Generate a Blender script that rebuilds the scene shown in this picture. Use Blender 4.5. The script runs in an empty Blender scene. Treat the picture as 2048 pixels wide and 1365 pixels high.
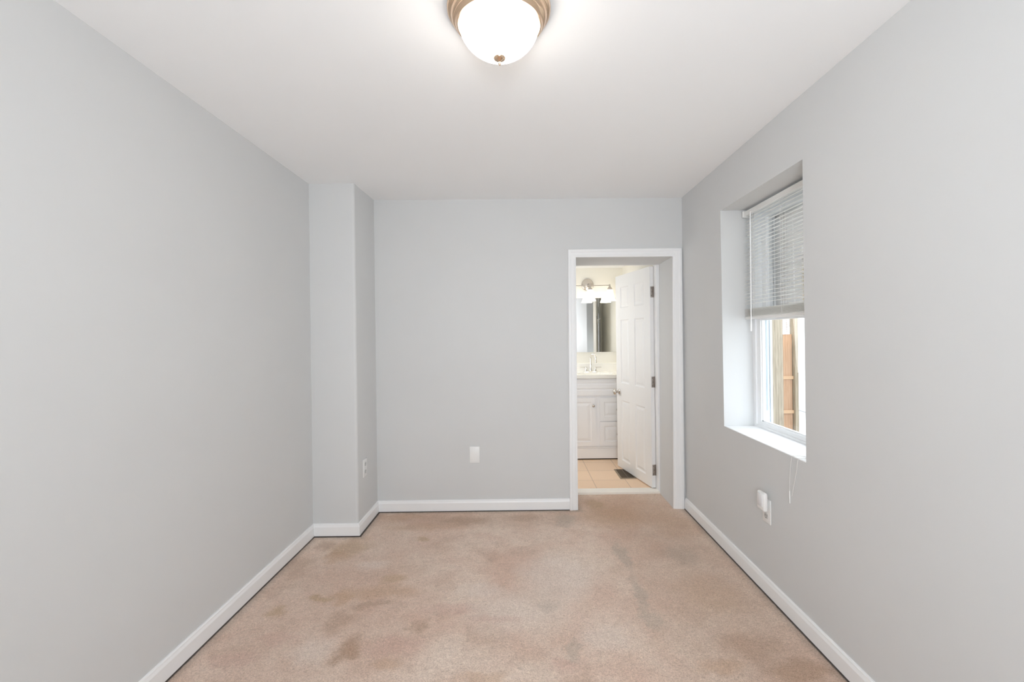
import bpy, bmesh, math, random
from mathutils import Vector, Matrix
random.seed(7)
PI = math.pi
S = bpy.context.scene
COL = S.collection

# ------------------------------------------------------------------ camera
cam_d = bpy.data.cameras.new('camera'); cam = bpy.data.objects.new('camera', cam_d); COL.objects.link(cam)
cam_d.sensor_width = 36.0; cam_d.lens = 36.0 * 910.0 / 2048.0
cam.location = (0, 0, 1.354)
a = 0.0127                                                  # slight clockwise roll of the camera
cam.matrix_world = Matrix.Translation((0, 0, 1.354)) @ Matrix(((math.cos(a), math.sin(a), 0, 0), (0, 0, -1, 0), (-math.sin(a), math.cos(a), 0, 0), (0, 0, 0, 1)))
cam_d.shift_x = -16.86 / 2048; cam_d.shift_y = -10.33 / 2048
cam_d.clip_start = 0.05
S.camera = cam

# ------------------------------------------------------------------ world, sun, area lights, exposure
w = bpy.data.worlds.new('sky'); S.world = w; w.use_nodes = True
bgn = w.node_tree.nodes['Background']; bgn.inputs[0].default_value = (0.86, 0.93, 1.0, 1); bgn.inputs[1].default_value = 4.6
sd = bpy.data.lights.new('sun', 'SUN'); sd.energy = 3.0; sd.angle = 0.02; sd.color = (1, 0.95, 0.87)
so = bpy.data.objects.new('sun', sd); COL.objects.link(so)
so.rotation_euler = Vector((-0.62, -0.35, 0.72)).to_track_quat('Z', 'Y').to_euler()

def area(name, loc, direction, sx, sy, energy, color=(1, 1, 1), spread=PI):
    d = bpy.data.lights.new(name, 'AREA'); d.shape = 'RECTANGLE'; d.size = sx; d.size_y = sy; d.energy = energy; d.color = color; d.spread = spread
    o = bpy.data.objects.new(name, d); COL.objects.link(o); o.location = loc
    o.rotation_euler = Vector(direction).to_track_quat('-Z', 'Z').to_euler(); return o
area('rear_fill_light', (-0.05, -1.38, 1.25), (0, 1, 0.0), 2.3, 1.9, 22, (0.84, 0.92, 1.0))  # unseen fill light added behind the camera; the rear wall has no window
portal = area('side_window_portal', (1.57, 2.436, 1.448), (-1, 0, 0), 0.82, 1.35, 1.0); portal.data.cycles.is_portal = True
area('photographer_flash', (0.05, -0.9, 1.3), (0.12, 1.0, 0.36), 0.5, 0.5, 22.5, (0.91, 0.96, 1.0), math.radians(140))
area('bathroom_fill_light', (-0.26, 4.65, 1.35), (1, -0.1, 0), 0.8, 1.2, 8.5, (0.88, 0.93, 1.0))  # unseen fill light added by the closed left wall of the bathroom

v = S.view_settings; v.view_transform = 'Standard'; v.look = 'None'; v.exposure = 0.13; v.gamma = 1.0; v.use_curve_mapping = False
try:
    S.cycles.max_bounces = 14; S.cycles.diffuse_bounces = 8; S.cycles.sample_clamp_indirect = 6.0; S.cycles.use_denoising = True
    S.cycles.transparent_max_bounces = 16; S.cycles.caustics_reflective = False; S.cycles.caustics_refractive = False
except Exception: pass

# ------------------------------------------------------------------ materials
MATS = {}
def nmat(name):
    m = bpy.data.materials.new(name); m.use_nodes = True; MATS[name] = m
    nt = m.node_tree; return m, nt, nt.nodes['Principled BSDF']
def bump(nt, bs, scale, strength, dist=0.001, detail=3):
    tc = nt.nodes.new('ShaderNodeTexCoord'); n = nt.nodes.new('ShaderNodeTexNoise'); b = nt.nodes.new('ShaderNodeBump')
    n.inputs['Scale'].default_value = scale; n.inputs['Detail'].default_value = detail
    b.inputs['Strength'].default_value = strength; b.inputs['Distance'].default_value = dist
    nt.links.new(tc.outputs['Object'], n.inputs['Vector']); nt.links.new(n.outputs['Fac'], b.inputs['Height']); nt.links.new(b.outputs[0], bs.inputs['Normal'])
def simple(name, col, rough=0.5, metal=0.0, bs_=None, emis=None, spec=0.5):
    m, nt, b = nmat(name)
    b.inputs['Base Color'].default_value = (*col, 1); b.inputs['Roughness'].default_value = rough; b.inputs['Metallic'].default_value = metal
    b.inputs['Specular IOR Level'].default_value = spec
    if bs_: bump(nt, b, *bs_)
    if emis:
        b.inputs['Emission Color'].default_value = (*emis[0], 1); b.inputs['Emission Strength'].default_value = emis[1]
    return m
def paint(name, c1, c2, rough=0.6):                          # rolled wall paint: faint patchiness and orange-peel
    m, nt, b = nmat(name); L = nt.links
    tc = nt.nodes.new('ShaderNodeTexCoord'); n = nt.nodes.new('ShaderNodeTexNoise'); n.inputs['Scale'].default_value = 1.7; n.inputs['Detail'].default_value = 4
    r = nt.nodes.new('ShaderNodeValToRGB'); r.color_ramp.elements[0].position = 0.35; r.color_ramp.elements[1].position = 0.65
    r.color_ramp.elements[0].color = (*c1, 1); r.color_ramp.elements[1].color = (*c2, 1)
    L.new(tc.outputs['Object'], n.inputs['Vector']); L.new(n.outputs['Fac'], r.inputs[0]); L.new(r.outputs[0], b.inputs['Base Color'])
    b.inputs['Roughness'].default_value = rough; b.inputs['Specular IOR Level'].default_value = 0.3
    n2 = nt.nodes.new('ShaderNodeTexNoise'); n2.inputs['Scale'].default_value = 180; bp = nt.nodes.new('ShaderNodeBump'); bp.inputs['Strength'].default_value = 0.08; bp.inputs['Distance'].default_value = 0.001
    L.new(tc.outputs['Object'], n2.inputs['Vector']); L.new(n2.outputs['Fac'], bp.inputs['Height']); L.new(bp.outputs[0], b.inputs['Normal'])
    return m
WALL = paint('wall_paint', (0.646, 0.653, 0.654), (0.660, 0.668, 0.669))
CEIL = paint('ceiling_paint', (0.895, 0.90, 0.905), (0.905, 0.91, 0.915), 0.8)
BATHW = paint('bathroom_paint', (0.82, 0.80, 0.735), (0.84, 0.82, 0.755))
TRIM = simple('white_trim_paint', (0.88, 0.885, 0.89), 0.35, bs_=(60, 0.05))
DOORP = simple('white_door_paint', (0.84, 0.84, 0.84), 0.4, bs_=(90, 0.06))
PLATE = simple('white_plastic', (0.86, 0.86, 0.85), 0.3)
SLOT = simple('dark_slot', (0.05, 0.05, 0.05), 0.6)
SOCK = simple('socket_plastic', (0.62, 0.62, 0.61), 0.35)
NICKEL = simple('satin_nickel', (0.60, 0.56, 0.52), 0.24, 1.0)
STEEL = simple('hinge_steel', (0.42, 0.38, 0.35), 0.35, 1.0)
CHROME = simple('chrome', (0.82, 0.80, 0.77), 0.10, 1.0)
BRONZE = simple('champagne_metal', (0.74, 0.54, 0.38), 0.20, 1.0)
VAN = simple('vanity_paint', (0.90, 0.90, 0.92), 0.38, bs_=(70, 0.04))
MARBLE = simple('cultured_marble', (0.93, 0.915, 0.87), 0.15)
THRESH = simple('threshold_marble', (0.93, 0.89, 0.82), 0.25)
VINYL = simple('white_vinyl', (0.88, 0.89, 0.90), 0.3)
CORD = simple('cord', (0.82, 0.82, 0.80), 0.6)
REG = simple('register_metal', (0.16, 0.12, 0.08), 0.35, 0.7)
DARK = simple('shade_black', (0.01, 0.01, 0.01), 0.9)  # near-black painted for shade under the plinth and inside the vent
MIRR = simple('mirror_silver', (0.93, 0.94, 0.93), 0.0, 1.0)
TACK = simple('carpet_edge_dark', (0.06, 0.055, 0.05), 0.95)
EXTW = simple('exterior_white', (0.66, 0.69, 0.71), 0.6, bs_=(30, 0.1))
GROUND = simple('concrete', (0.62, 0.61, 0.59), 0.9, bs_=(20, 0.3))
CLEAR = simple('wand_plastic', (0.88, 0.89, 0.89), 0.15)

def siding(name, c, lap=0.12):
    m, nt, b = nmat(name); L = nt.links
    tc = nt.nodes.new('ShaderNodeTexCoord'); sp = nt.nodes.new('ShaderNodeSeparateXYZ'); L.new(tc.outputs['Object'], sp.inputs[0])
    d = nt.nodes.new('ShaderNodeMath'); d.operation = 'DIVIDE'; d.inputs[1].default_value = lap; L.new(sp.outputs['Z'], d.inputs[0])
    fr = nt.nodes.new('ShaderNodeMath'); fr.operation = 'FRACT'; L.new(d.outputs[0], fr.inputs[0])
    bp = nt.nodes.new('ShaderNodeBump'); bp.inputs['Strength'].default_value = 0.9; bp.inputs['Distance'].default_value = 0.012; bp.invert = True
    L.new(fr.outputs[0], bp.inputs['Height']); L.new(bp.outputs[0], b.inputs['Normal'])
    b.inputs['Base Color'].default_value = (*c, 1); b.inputs['Roughness'].default_value = 0.5
    return m
SIDE = siding('vinyl_siding', (0.84, 0.84, 0.83)); SIDEG = siding('grey_siding', (0.74, 0.73, 0.72), 0.10)

def wood(name, c1, c2, axis_scale=(9, 9, 0.7)):
    m, nt, b = nmat(name); L = nt.links
    tc = nt.nodes.new('ShaderNodeTexCoord'); mp = nt.nodes.new('ShaderNodeMapping'); mp.inputs['Scale'].default_value = axis_scale
    n = nt.nodes.new('ShaderNodeTexNoise'); n.inputs['Scale'].default_value = 3.4; n.inputs['Detail'].default_value = 7; n.inputs['Distortion'].default_value = 2.2
    wv = nt.nodes.new('ShaderNodeTexWave'); wv.inputs['Scale'].default_value = 1.3; wv.inputs['Distortion'].default_value = 5; wv.inputs['Detail'].default_value = 3
    L.new(tc.outputs['Object'], mp.inputs[0]); L.new(mp.outputs[0], n.inputs['Vector']); L.new(mp.outputs[0], wv.inputs['Vector'])
    mx = nt.nodes.new('ShaderNodeMath'); mx.operation = 'MULTIPLY_ADD'; mx.inputs[1].default_value = 0.16; L.new(wv.outputs['Fac'], mx.inputs[0]); L.new(n.outputs['Fac'], mx.inputs[2])
    r = nt.nodes.new('ShaderNodeValToRGB'); r.color_ramp.elements[0].position = 0.35; r.color_ramp.elements[1].position = 0.75
    r.color_ramp.elements[0].color = (*c1, 1); r.color_ramp.elements[1].color = (*c2, 1)
    L.new(mx.outputs[0], r.inputs[0]); L.new(r.outputs[0], b.inputs['Base Color']); b.inputs['Roughness'].default_value = 0.75
    return m
GREYWOOD = wood('weathered_wood', (0.23, 0.185, 0.13), (0.37, 0.315, 0.24))
CEDAR = wood('cedar_wood', (0.34, 0.19, 0.10), (0.43, 0.265, 0.16))

def glass_mat():
    m = bpy.data.materials.new('window_glass'); m.use_nodes = True; nt = m.node_tree; nt.nodes.clear(); L = nt.links
    out = nt.nodes.new('ShaderNodeOutputMaterial'); mix = nt.nodes.new('ShaderNodeMixShader'); t = nt.nodes.new('ShaderNodeBsdfTransparent'); g = nt.nodes.new('ShaderNodeBsdfGlossy')
    t.inputs[0].default_value = (0.90, 0.915, 0.915, 1); g.inputs['Roughness'].default_value = 0.0
    fr = nt.nodes.new('ShaderNodeFresnel'); fr.inputs[0].default_value = 1.5
    L.new(fr.outputs[0], mix.inputs[0]); L.new(t.outputs[0], mix.inputs[1]); L.new(g.outputs[0], mix.inputs[2]); L.new(mix.outputs[0], out.inputs[0]); return m
GLASS = glass_mat()

def lit_glass(name, col, trans, estr, ecol):                 # frosted lamp glass: scatters its bulb and glows
    m = bpy.data.materials.new(name); m.use_nodes = True; nt = m.node_tree; nt.nodes.clear(); L = nt.links
    out = nt.nodes.new('ShaderNodeOutputMaterial'); mix = nt.nodes.new('ShaderNodeMixShader'); t = nt.nodes.new('ShaderNodeBsdfTranslucent'); g = nt.nodes.new('ShaderNodeBsdfPrincipled')
    t.inputs[0].default_value = (*col, 1); g.inputs['Base Color'].default_value = (*col, 1); g.inputs['Roughness'].default_value = 0.25
    g.inputs['Emission Color'].default_value = (*ecol, 1); g.inputs['Emission Strength'].default_value = estr
    mix.inputs[0].default_value = trans; L.new(g.outputs[0], mix.inputs[1]); L.new(t.outputs[0], mix.inputs[2]); L.new(mix.outputs[0], out.inputs[0]); return m
BLIND = lit_glass('translucent_blind_vinyl', (0.98, 0.975, 0.96), 0.6, 0.0, (0, 0, 0)); RAIL = simple('blind_rail_paint', (0.84, 0.83, 0.81), 0.35)
DOME = lit_glass('frosted_dome_glass', (1.0, 0.9, 0.75), 0.4, 23.0, (1.0, 0.965, 0.92))
SHADE = lit_glass('frosted_shade_glass', (1.0, 0.97, 0.92), 0.5, 2.2, (1.0, 0.97, 0.91))

def tile_mat():
    m, nt, b = nmat('beige_floor_tile'); L = nt.links
    tc = nt.nodes.new('ShaderNodeTexCoord'); mp = nt.nodes.new('ShaderNodeMapping'); mp.inputs['Location'].default_value = (-0.047, -0.08, 0)
    br = nt.nodes.new('ShaderNodeTexBrick'); br.offset = 0.0; br.inputs['Scale'].default_value = 1.0; br.inputs['Brick Width'].default_value = 0.30; br.inputs['Row Height'].default_value = 0.293
    br.inputs['Mortar Size'].default_value = 0.0022; br.inputs['Mortar Smooth'].default_value = 0.3
    br.inputs['Color1'].default_value = (0.86, 0.63, 0.44, 1); br.inputs['Color2'].default_value = (0.90, 0.67, 0.475, 1); br.inputs['Mortar'].default_value = (0.42, 0.31, 0.22, 1)
    L.new(tc.outputs['Object'], mp.inputs[0]); L.new(mp.outputs[0], br.inputs['Vector']); L.new(br.outputs['Color'], b.inputs['Base Color']); b.inputs['Roughness'].default_value = 0.35
    bp = nt.nodes.new('ShaderNodeBump'); bp.inputs['Strength'].default_value = 0.4; bp.inputs['Distance'].default_value = 0.002; bp.invert = True
    L.new(br.outputs['Fac'], bp.inputs['Height']); L.new(bp.outputs[0], b.inputs['Normal']); return m
TILE = tile_mat()

# stains, grey streaks and pale patches of the worn carpet: x, y, rx, ry, angle, strength, colour
TAN = (0.62, 0.44, 0.26); BRN = (0.50, 0.33, 0.22); GRY = (0.56, 0.49, 0.41); PNK = (0.74, 0.50, 0.42); PALE = (0.97, 0.87, 0.79); ORG = (0.68, 0.46, 0.30)
CARPET_MARKS = []
def carpet_mat():
    m, nt, b = nmat('worn_carpet'); L = nt.links; N = nt.nodes
    def math_(op, a=None, bb=None, c=None):
        n = N.new('ShaderNodeMath'); n.operation = op
        for i, q in enumerate((a, bb, c)):
            if q is None: continue
            if isinstance(q, (int, float)): n.inputs[i].default_value = q
            else: L.new(q, n.inputs[i])
        return n.outputs[0]
    def noise(vec, scale, detail=4, rough=0.55, dist=0.0):
        n = N.new('ShaderNodeTexNoise'); n.inputs['Scale'].default_value = scale; n.inputs['Detail'].default_value = detail; n.inputs['Roughness'].default_value = rough; n.inputs['Distortion'].default_value = dist
        L.new(vec, n.inputs['Vector']); return n
    def ramp(fac, p0, c0, p1, c1):
        r = N.new('ShaderNodeValToRGB'); r.color_ramp.elements[0].position = p0; r.color_ramp.elements[1].position = p1
        r.color_ramp.elements[0].color = (*c0, 1); r.color_ramp.elements[1].color = (*c1, 1); L.new(fac, r.inputs[0]); return r.outputs[0]
    def mix(fac, A, B, mode='MIX'):
        n = N.new('ShaderNodeMix'); n.data_type = 'RGBA'; n.blend_type = mode
        if isinstance(fac, (int, float)): n.inputs[0].default_value = fac
        else: L.new(fac, n.inputs[0])
        for i, q in ((6, A), (7, B)):
            if isinstance(q, tuple): n.inputs[i].default_value = (*q, 1)
            else: L.new(q, n.inputs[i])
        return n.outputs[2]
    tc = N.new('ShaderNodeTexCoord'); P = tc.outputs['Object']
    wn = noise(P, 6.0, 8, 0.72)                                # warps the outlines of stains and patches
    sub = N.new('ShaderNodeVectorMath'); sub.operation = 'SUBTRACT'; L.new(wn.outputs['Color'], sub.inputs[0]); sub.inputs[1].default_value = (0.5, 0.5, 0.5)
    sc = N.new('ShaderNodeVectorMath'); sc.operation = 'SCALE'; sc.inputs['Scale'].default_value = 0.24; L.new(sub.outputs[0], sc.inputs[0])
    ad = N.new('ShaderNodeVectorMath'); ad.operation = 'ADD'; L.new(P, ad.inputs[0]); L.new(sc.outputs[0], ad.inputs[1]); PW = ad.outputs[0]
    base = ramp(noise(P, 2.1, 5, 0.6, 0.3).outputs['Fac'], 0.33, (0.85, 0.635, 0.52), 0.62, (0.98, 0.83, 0.71))
    base = mix(ramp(noise(PW, 3.3, 6, 0.6).outputs['Fac'], 0.52, (0, 0, 0), 0.70, (0.42, 0.42, 0.42)), base, (0.60, 0.42, 0.31))
    base = mix(ramp(noise(PW, 11.0, 5, 0.7).outputs['Fac'], 0.50, (0, 0, 0), 0.72, (0.35, 0.35, 0.35)), base, (0.58, 0.42, 0.32))
    base = mix(ramp(noise(P, 26.0, 4, 0.7).outputs['Fac'], 0.50, (0, 0, 0), 0.70, (0.25, 0.25, 0.25)), base, (0.60, 0.45, 0.36))
    for (x, y, rx, ry, ang, st, colr) in CARPET_MARKS:
        mp = N.new('ShaderNodeMapping'); mp.vector_type = 'TEXTURE'; mp.inputs['Location'].default_value = (x, y, 0); mp.inputs['Rotation'].default_value = (0, 0, ang); mp.inputs['Scale'].default_value = (rx, ry, 50)
        L.new(PW, mp.inputs[0]); ln = N.new('ShaderNodeVectorMath'); ln.operation = 'LENGTH'; L.new(mp.outputs[0], ln.inputs[0])
        mr = N.new('ShaderNodeMapRange'); mr.interpolation_type = 'SMOOTHSTEP'; L.new(ln.outputs['Value'], mr.inputs[0])
        mr.inputs[1].default_value = 1.25; mr.inputs[2].default_value = 0.35; mr.inputs[3].default_value = 0.0; mr.inputs[4].default_value = min(1.0, st * 1.15)
        base = mix(mr.outputs[0], base, colr)
    # soil caught along the skirting, and a narrow near-black line at its foot
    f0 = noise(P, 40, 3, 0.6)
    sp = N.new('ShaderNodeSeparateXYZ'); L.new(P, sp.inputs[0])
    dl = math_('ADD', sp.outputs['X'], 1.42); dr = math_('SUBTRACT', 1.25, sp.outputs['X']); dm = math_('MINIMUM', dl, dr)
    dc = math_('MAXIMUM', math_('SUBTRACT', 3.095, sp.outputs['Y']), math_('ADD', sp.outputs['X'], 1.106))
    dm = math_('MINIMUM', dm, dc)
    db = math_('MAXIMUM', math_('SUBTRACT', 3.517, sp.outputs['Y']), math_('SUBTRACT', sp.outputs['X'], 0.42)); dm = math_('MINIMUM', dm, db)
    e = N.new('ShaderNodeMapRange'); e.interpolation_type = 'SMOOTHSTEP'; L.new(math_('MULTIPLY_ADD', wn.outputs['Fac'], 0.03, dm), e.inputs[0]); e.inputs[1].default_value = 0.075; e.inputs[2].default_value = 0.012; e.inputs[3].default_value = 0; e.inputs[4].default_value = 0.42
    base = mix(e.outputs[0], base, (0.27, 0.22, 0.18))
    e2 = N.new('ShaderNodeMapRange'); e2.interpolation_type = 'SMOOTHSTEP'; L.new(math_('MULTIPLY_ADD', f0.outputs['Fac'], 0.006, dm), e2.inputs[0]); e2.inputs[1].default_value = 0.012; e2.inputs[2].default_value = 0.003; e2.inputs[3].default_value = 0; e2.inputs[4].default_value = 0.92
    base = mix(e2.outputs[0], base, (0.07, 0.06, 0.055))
    # tufts
    f1 = noise(P, 190, 4, 0.75, 1.2); f2 = noise(P, 70, 4, 0.65, 0.8)
    base = mix(0.85, base, ramp(f1.outputs['Fac'], 0.34, (0.60, 0.53, 0.48), 0.60, (1.14, 1.14, 1.14)), 'MULTIPLY')
    base = mix(0.6, base, ramp(f2.outputs['Fac'], 0.30, (0.82, 0.79, 0.77), 0.62, (1.06, 1.06, 1.06)), 'MULTIPLY')
    f3 = noise(P, 330, 2, 0.6); f4 = noise(P, 6, 3)
    spk = math_('MULTIPLY', ramp(f3.outputs['Fac'], 0.30, (1, 1, 1), 0.39, (0, 0, 0)), ramp(f4.outputs['Fac'], 0.42, (0, 0, 0), 0.7, (0.8, 0.8, 0.8)))
    base = mix(spk, base, (0.30, 0.20, 0.15))
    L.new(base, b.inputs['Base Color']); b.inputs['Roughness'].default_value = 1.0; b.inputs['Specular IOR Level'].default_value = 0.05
    b.inputs['Sheen Weight'].default_value = 0.15
    h = math_('MULTIPLY_ADD', f2.outputs['Fac'], 1.2, f1.outputs['Fac'])
    bp = N.new('ShaderNodeBump'); bp.inputs['Strength'].default_value = 0.7; bp.inputs['Distance'].default_value = 0.007; L.new(h, bp.inputs['Height']); L.new(bp.outputs[0], b.inputs['Normal'])
    return m
CARPET_MARKS += [(0.95, 2.35, 0.50, 1.5, 0.0, 0.32, (0.62, 0.46, 0.35)), (-0.3, 3.38, 1.1, 0.20, 0.0, 0.28, (0.58, 0.40, 0.28)), (0.8, 3.55, 0.42, 0.35, 0.0, 0.36, (0.68, 0.47, 0.32)), (-0.9, 2.3, 0.5, 1.1, 0.0, 0.25, (0.66, 0.47, 0.37)), (-1.120, 2.944, 0.147, 0.155, 0.0, 0.45, TAN), (-1.156, 2.832, 0.095, 0.092, 0.0, 0.5, ORG), (-0.727, 2.543, 0.085, 0.063, 0.0, 0.45, TAN), (-0.764, 2.420, 0.240, 0.076, 0.0, 0.45, ORG), (-0.939, 2.391, 0.058, 0.075, 0.0, 0.5, ORG), (-1.051, 2.375, 0.069, 0.041, 0.0, 0.6, TAN), (-0.767, 2.307, 0.127, 0.043, 0.0, 0.4, BRN), (-0.758, 1.976, 0.066, 0.082, 0.0, 0.6, BRN), (-0.877, 2.168, 0.062, 0.115, 0.0, 0.35, BRN), (-1.233, 2.254, 0.050, 0.058, 0.0, 0.5, TAN), (-0.498, 2.124, 0.043, 0.051, 0.0, 0.45, BRN), (-0.675, 3.055, 0.061, 0.030, 0.0, 0.5, TAN), (-0.425, 3.345, 0.221, 0.091, 0.0, 0.45, BRN), (-0.924, 3.425, 0.190, 0.076, 0.0, 0.35, ORG), (0.017, 3.395, 0.149, 0.066, 0.0, 0.3, BRN), (-0.697, 3.239, 0.322, 0.068, 0.0, 0.3, ORG), (0.310, 3.340, 0.095, 0.145, 0.0, 0.45, GRY), (0.684, 3.374, 0.257, 0.241, 0.0, 0.4, ORG), (0.577, 3.627, 0.087, 0.107, 0.0, 0.4, TAN), (0.610, 2.798, 0.043, 0.224, 0.0, 0.45, GRY), (0.592, 2.366, 0.046, 0.206, 0.0, 0.45, GRY), (0.621, 2.157, 0.047, 0.075, 0.0, 0.35, GRY), (0.961, 2.789, 0.121, 0.152, 0.0, 0.3, GRY), (0.965, 2.358, 0.180, 0.228, 0.0, 0.28, ORG), (0.980, 1.976, 0.172, 0.096, 0.0, 0.35, BRN), (1.105, 1.826, 0.178, 0.068, 0.0, 0.5, BRN), (0.798, 1.859, 0.122, 0.056, 0.0, 0.35, ORG), (1.079, 3.228, 0.211, 0.255, 0.0, 0.3, ORG), (0.207, 2.573, 0.253, 0.272, 0.0, 0.5, PALE), (-0.019, 2.249, 0.296, 0.207, 0.0, 0.35, PALE), (-0.233, 2.431, 0.133, 0.096, 0.0, 0.4, PALE), (-0.915, 2.714, 0.121, 0.072, 0.0, 0.4, PALE), (-0.918, 1.948, 0.108, 0.092, 0.0, 0.35, PALE), (0.358, 2.020, 0.133, 0.133, 0.0, 0.3, PALE), (-1.337, 2.725, 0.091, 0.121, 0.0, 0.3, BRN), (-1.299, 2.985, 0.059, 0.087, 0.0, 0.4, BRN), (-1.224, 1.924, 0.128, 0.043, 0.0, 0.4, PNK), (-0.367, 2.257, 0.150, 0.058, 0.0, 0.35, PNK), (-0.570, 2.005, 0.133, 0.078, 0.0, 0.4, PNK), (-0.115, 2.172, 0.143, 0.038, 0.0, 0.3, PNK), (0.166, 1.870, 0.082, 0.057, 0.0, 0.4, PNK), (-0.557, 1.883, 0.083, 0.040, 0.0, 0.4, ORG), (-0.179, 1.821, 0.120, 0.033, 0.0, 0.35, ORG), (0.218, 1.958, 0.034, 0.081, 0.0, 0.4, GRY), (0.130, 2.267, 0.045, 0.084, 0.0, 0.3, GRY), (-1.099, 2.048, 0.113, 0.054, 0.0, 0.3, PNK)]
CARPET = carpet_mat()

# ------------------------------------------------------------------ mesh helpers
def wloc(o):
    p = Vector((0, 0, 0))
    while o is not None: p += o.location; o = o.parent
    return p
class MB:
    def __init__(s, M=None): s.bm = bmesh.new(); s.M = M
    def v(s, p):
        p = Vector(p); return s.bm.verts.new(s.M @ p if s.M else p)
    def f(s, vs):
        try: return s.bm.faces.new(vs)
        except ValueError: return None
    def poly(s, pts): return s.f([s.v(p) for p in pts])
    def box(s, a, b, bev=0.0, seg=2):
        x0, y0, z0 = a; x1, y1, z1 = b
        vs = [s.v(p) for p in ((x0, y0, z0), (x1, y0, z0), (x1, y1, z0), (x0, y1, z0), (x0, y0, z1), (x1, y0, z1), (x1, y1, z1), (x0, y1, z1))]
        fs = [s.f([vs[i] for i in q]) for q in ((0, 3, 2, 1), (4, 5, 6, 7), (0, 1, 5, 4), (1, 2, 6, 5), (2, 3, 7, 6), (3, 0, 4, 7))]
        if bev:
            es = list({e for f in fs for e in f.edges}); bmesh.ops.bevel(s.bm, geom=es, offset=bev, segments=seg, affect='EDGES', profile=0.5)
        return s
    def loft(s, rings, cap=(True, True), closed=True):
        R = [[s.v(p) for p in r] for r in rings]; n = len(R[0])
        for i in range(len(R) - 1):
            for j in range(n if closed else n - 1):
                k = (j + 1) % n; s.f([R[i][j], R[i][k], R[i + 1][k], R[i + 1][j]])
        if cap[0]: s.f(R[0][::-1])
        if cap[1]: s.f(R[-1])
        return s
    def lathe(s, prof, c, axis='Z', n=40, cap=(True, True)):
        rings = []
        for r, h in prof:
            ring = []
            for i in range(n):
                t = 2 * PI * i / n; u, w_ = max(r, 1e-5) * math.cos(t), max(r, 1e-5) * math.sin(t)
                p = {'Z': (u, w_, h), 'Y': (u, h, w_), 'X': (h, u, w_)}[axis]
                ring.append((c[0] + p[0], c[1] + p[1], c[2] + p[2]))
            rings.append(ring)
        return s.loft(rings, cap)
    def cone(s, p0, p1, r0, r1, n=20):
        p0, p1 = Vector(p0), Vector(p1); d = (p1 - p0).normalized(); u = d.orthogonal().normalized(); w_ = d.cross(u)
        return s.loft([[p0 + (u * math.cos(2 * PI * i / n) + w_ * math.sin(2 * PI * i / n)) * r0 for i in range(n)], [p1 + (u * math.cos(2 * PI * i / n) + w_ * math.sin(2 * PI * i / n)) * r1 for i in range(n)]])
    def tube(s, pts, r, n=12):
        pts = [Vector(p) for p in pts]; rs = r if isinstance(r, (list, tuple)) else [r] * len(pts)
        rings = []; u = None
        for i, p in enumerate(pts):
            d = (pts[min(i + 1, len(pts) - 1)] - pts[max(i - 1, 0)]).normalized()
            u = d.orthogonal().normalized() if u is None else (u - d * u.dot(d)).normalized()
            w_ = d.cross(u); rings.append([p + (u * math.cos(2 * PI * k / n) + w_ * math.sin(2 * PI * k / n)) * rs[i] for k in range(n)])
        return s.loft(rings)
    def build(s, name, mat, parent=None, origin=None, smooth=None):
        off = wloc(parent) if parent is not None else Vector(origin or (0, 0, 0))
        bmesh.ops.remove_doubles(s.bm, verts=s.bm.verts, dist=1e-6)
        bmesh.ops.recalc_face_normals(s.bm, faces=s.bm.faces)
        for q in s.bm.verts: q.co -= off
        me = bpy.data.meshes.new(name); s.bm.to_mesh(me); s.bm.free(); me.materials.append(mat)
        if smooth is not None:
            for p in me.polygons: p.use_smooth = True
            me.set_sharp_from_angle(angle=math.radians(smooth))
        o = bpy.data.objects.new(name, me); COL.objects.link(o)
        if parent is not None: o.parent = parent
        else: o.location = off
        return o
def tag(o, label=None, cat=None, group=None, kind=None):
    for k, q in (('label', label), ('category', cat), ('group', group), ('kind', kind)):
        if q: o[k] = q
    return o
def thing(name, label, cat, loc, group=None, kind=None):
    o = bpy.data.objects.new(name, None); o.empty_display_size = 0.05; COL.objects.link(o); o.location = loc
    return tag(o, label, cat, group, kind)
def struct(o): o['kind'] = 'structure'; return o
def arc(c, r, a0, a1, n):
    return [(c[0] + r * math.cos(a0 + (a1 - a0) * i / n), c[1] + r * math.sin(a0 + (a1 - a0) * i / n)) for i in range(n + 1)]

def panel_face(mb, W, H, rects, t, sgn, rings=((0, 0), (0.009, 0.008), (0.017, 0.009), (0.038, 0.003)), x0=0, z0=0):
    """moulded front: flat frame with sunk and raised fields; local x = width, y = depth (into the leaf * sgn), z = height"""
    xs = sorted({0, W, *[q for r in rects for q in (r[0], r[2])]}); zs = sorted({0, H, *[q for r in rects for q in (r[1], r[3])]})
    P = lambda x, z, d: (x0 + x, t + sgn * d, z0 + z)
    for i in range(len(xs) - 1):
        for j in range(len(zs) - 1):
            cx, cz = (xs[i] + xs[i + 1]) / 2, (zs[j] + zs[j + 1]) / 2
            if any(r[0] < cx < r[2] and r[1] < cz < r[3] for r in rects): continue
            mb.poly([P(xs[i], zs[j], 0), P(xs[i + 1], zs[j], 0), P(xs[i + 1], zs[j + 1], 0), P(xs[i], zs[j + 1], 0)])
    for r in rects:
        k = min(1.0, min(r[2] - r[0], r[3] - r[1]) / 0.11)
        loops = [[P(r[0] + o * k, r[1] + o * k, d), P(r[2] - o * k, r[1] + o * k, d), P(r[2] - o * k, r[3] - o * k, d), P(r[0] + o * k, r[3] - o * k, d)] for o, d in rings]
        mb.loft(loops, cap=(False, True))

# ------------------------------------------------------------------ room shell
XL, XR, YC, XC, YB, YF = -1.434, 1.2646, 3.11, -1.125, 3.531, -1.45
YJ, YBF = 3.868, 3.945                    # back end of the plastered door recess, bathroom face of the partition
WT = 1.556                                 # outer face of the window wall
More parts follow.
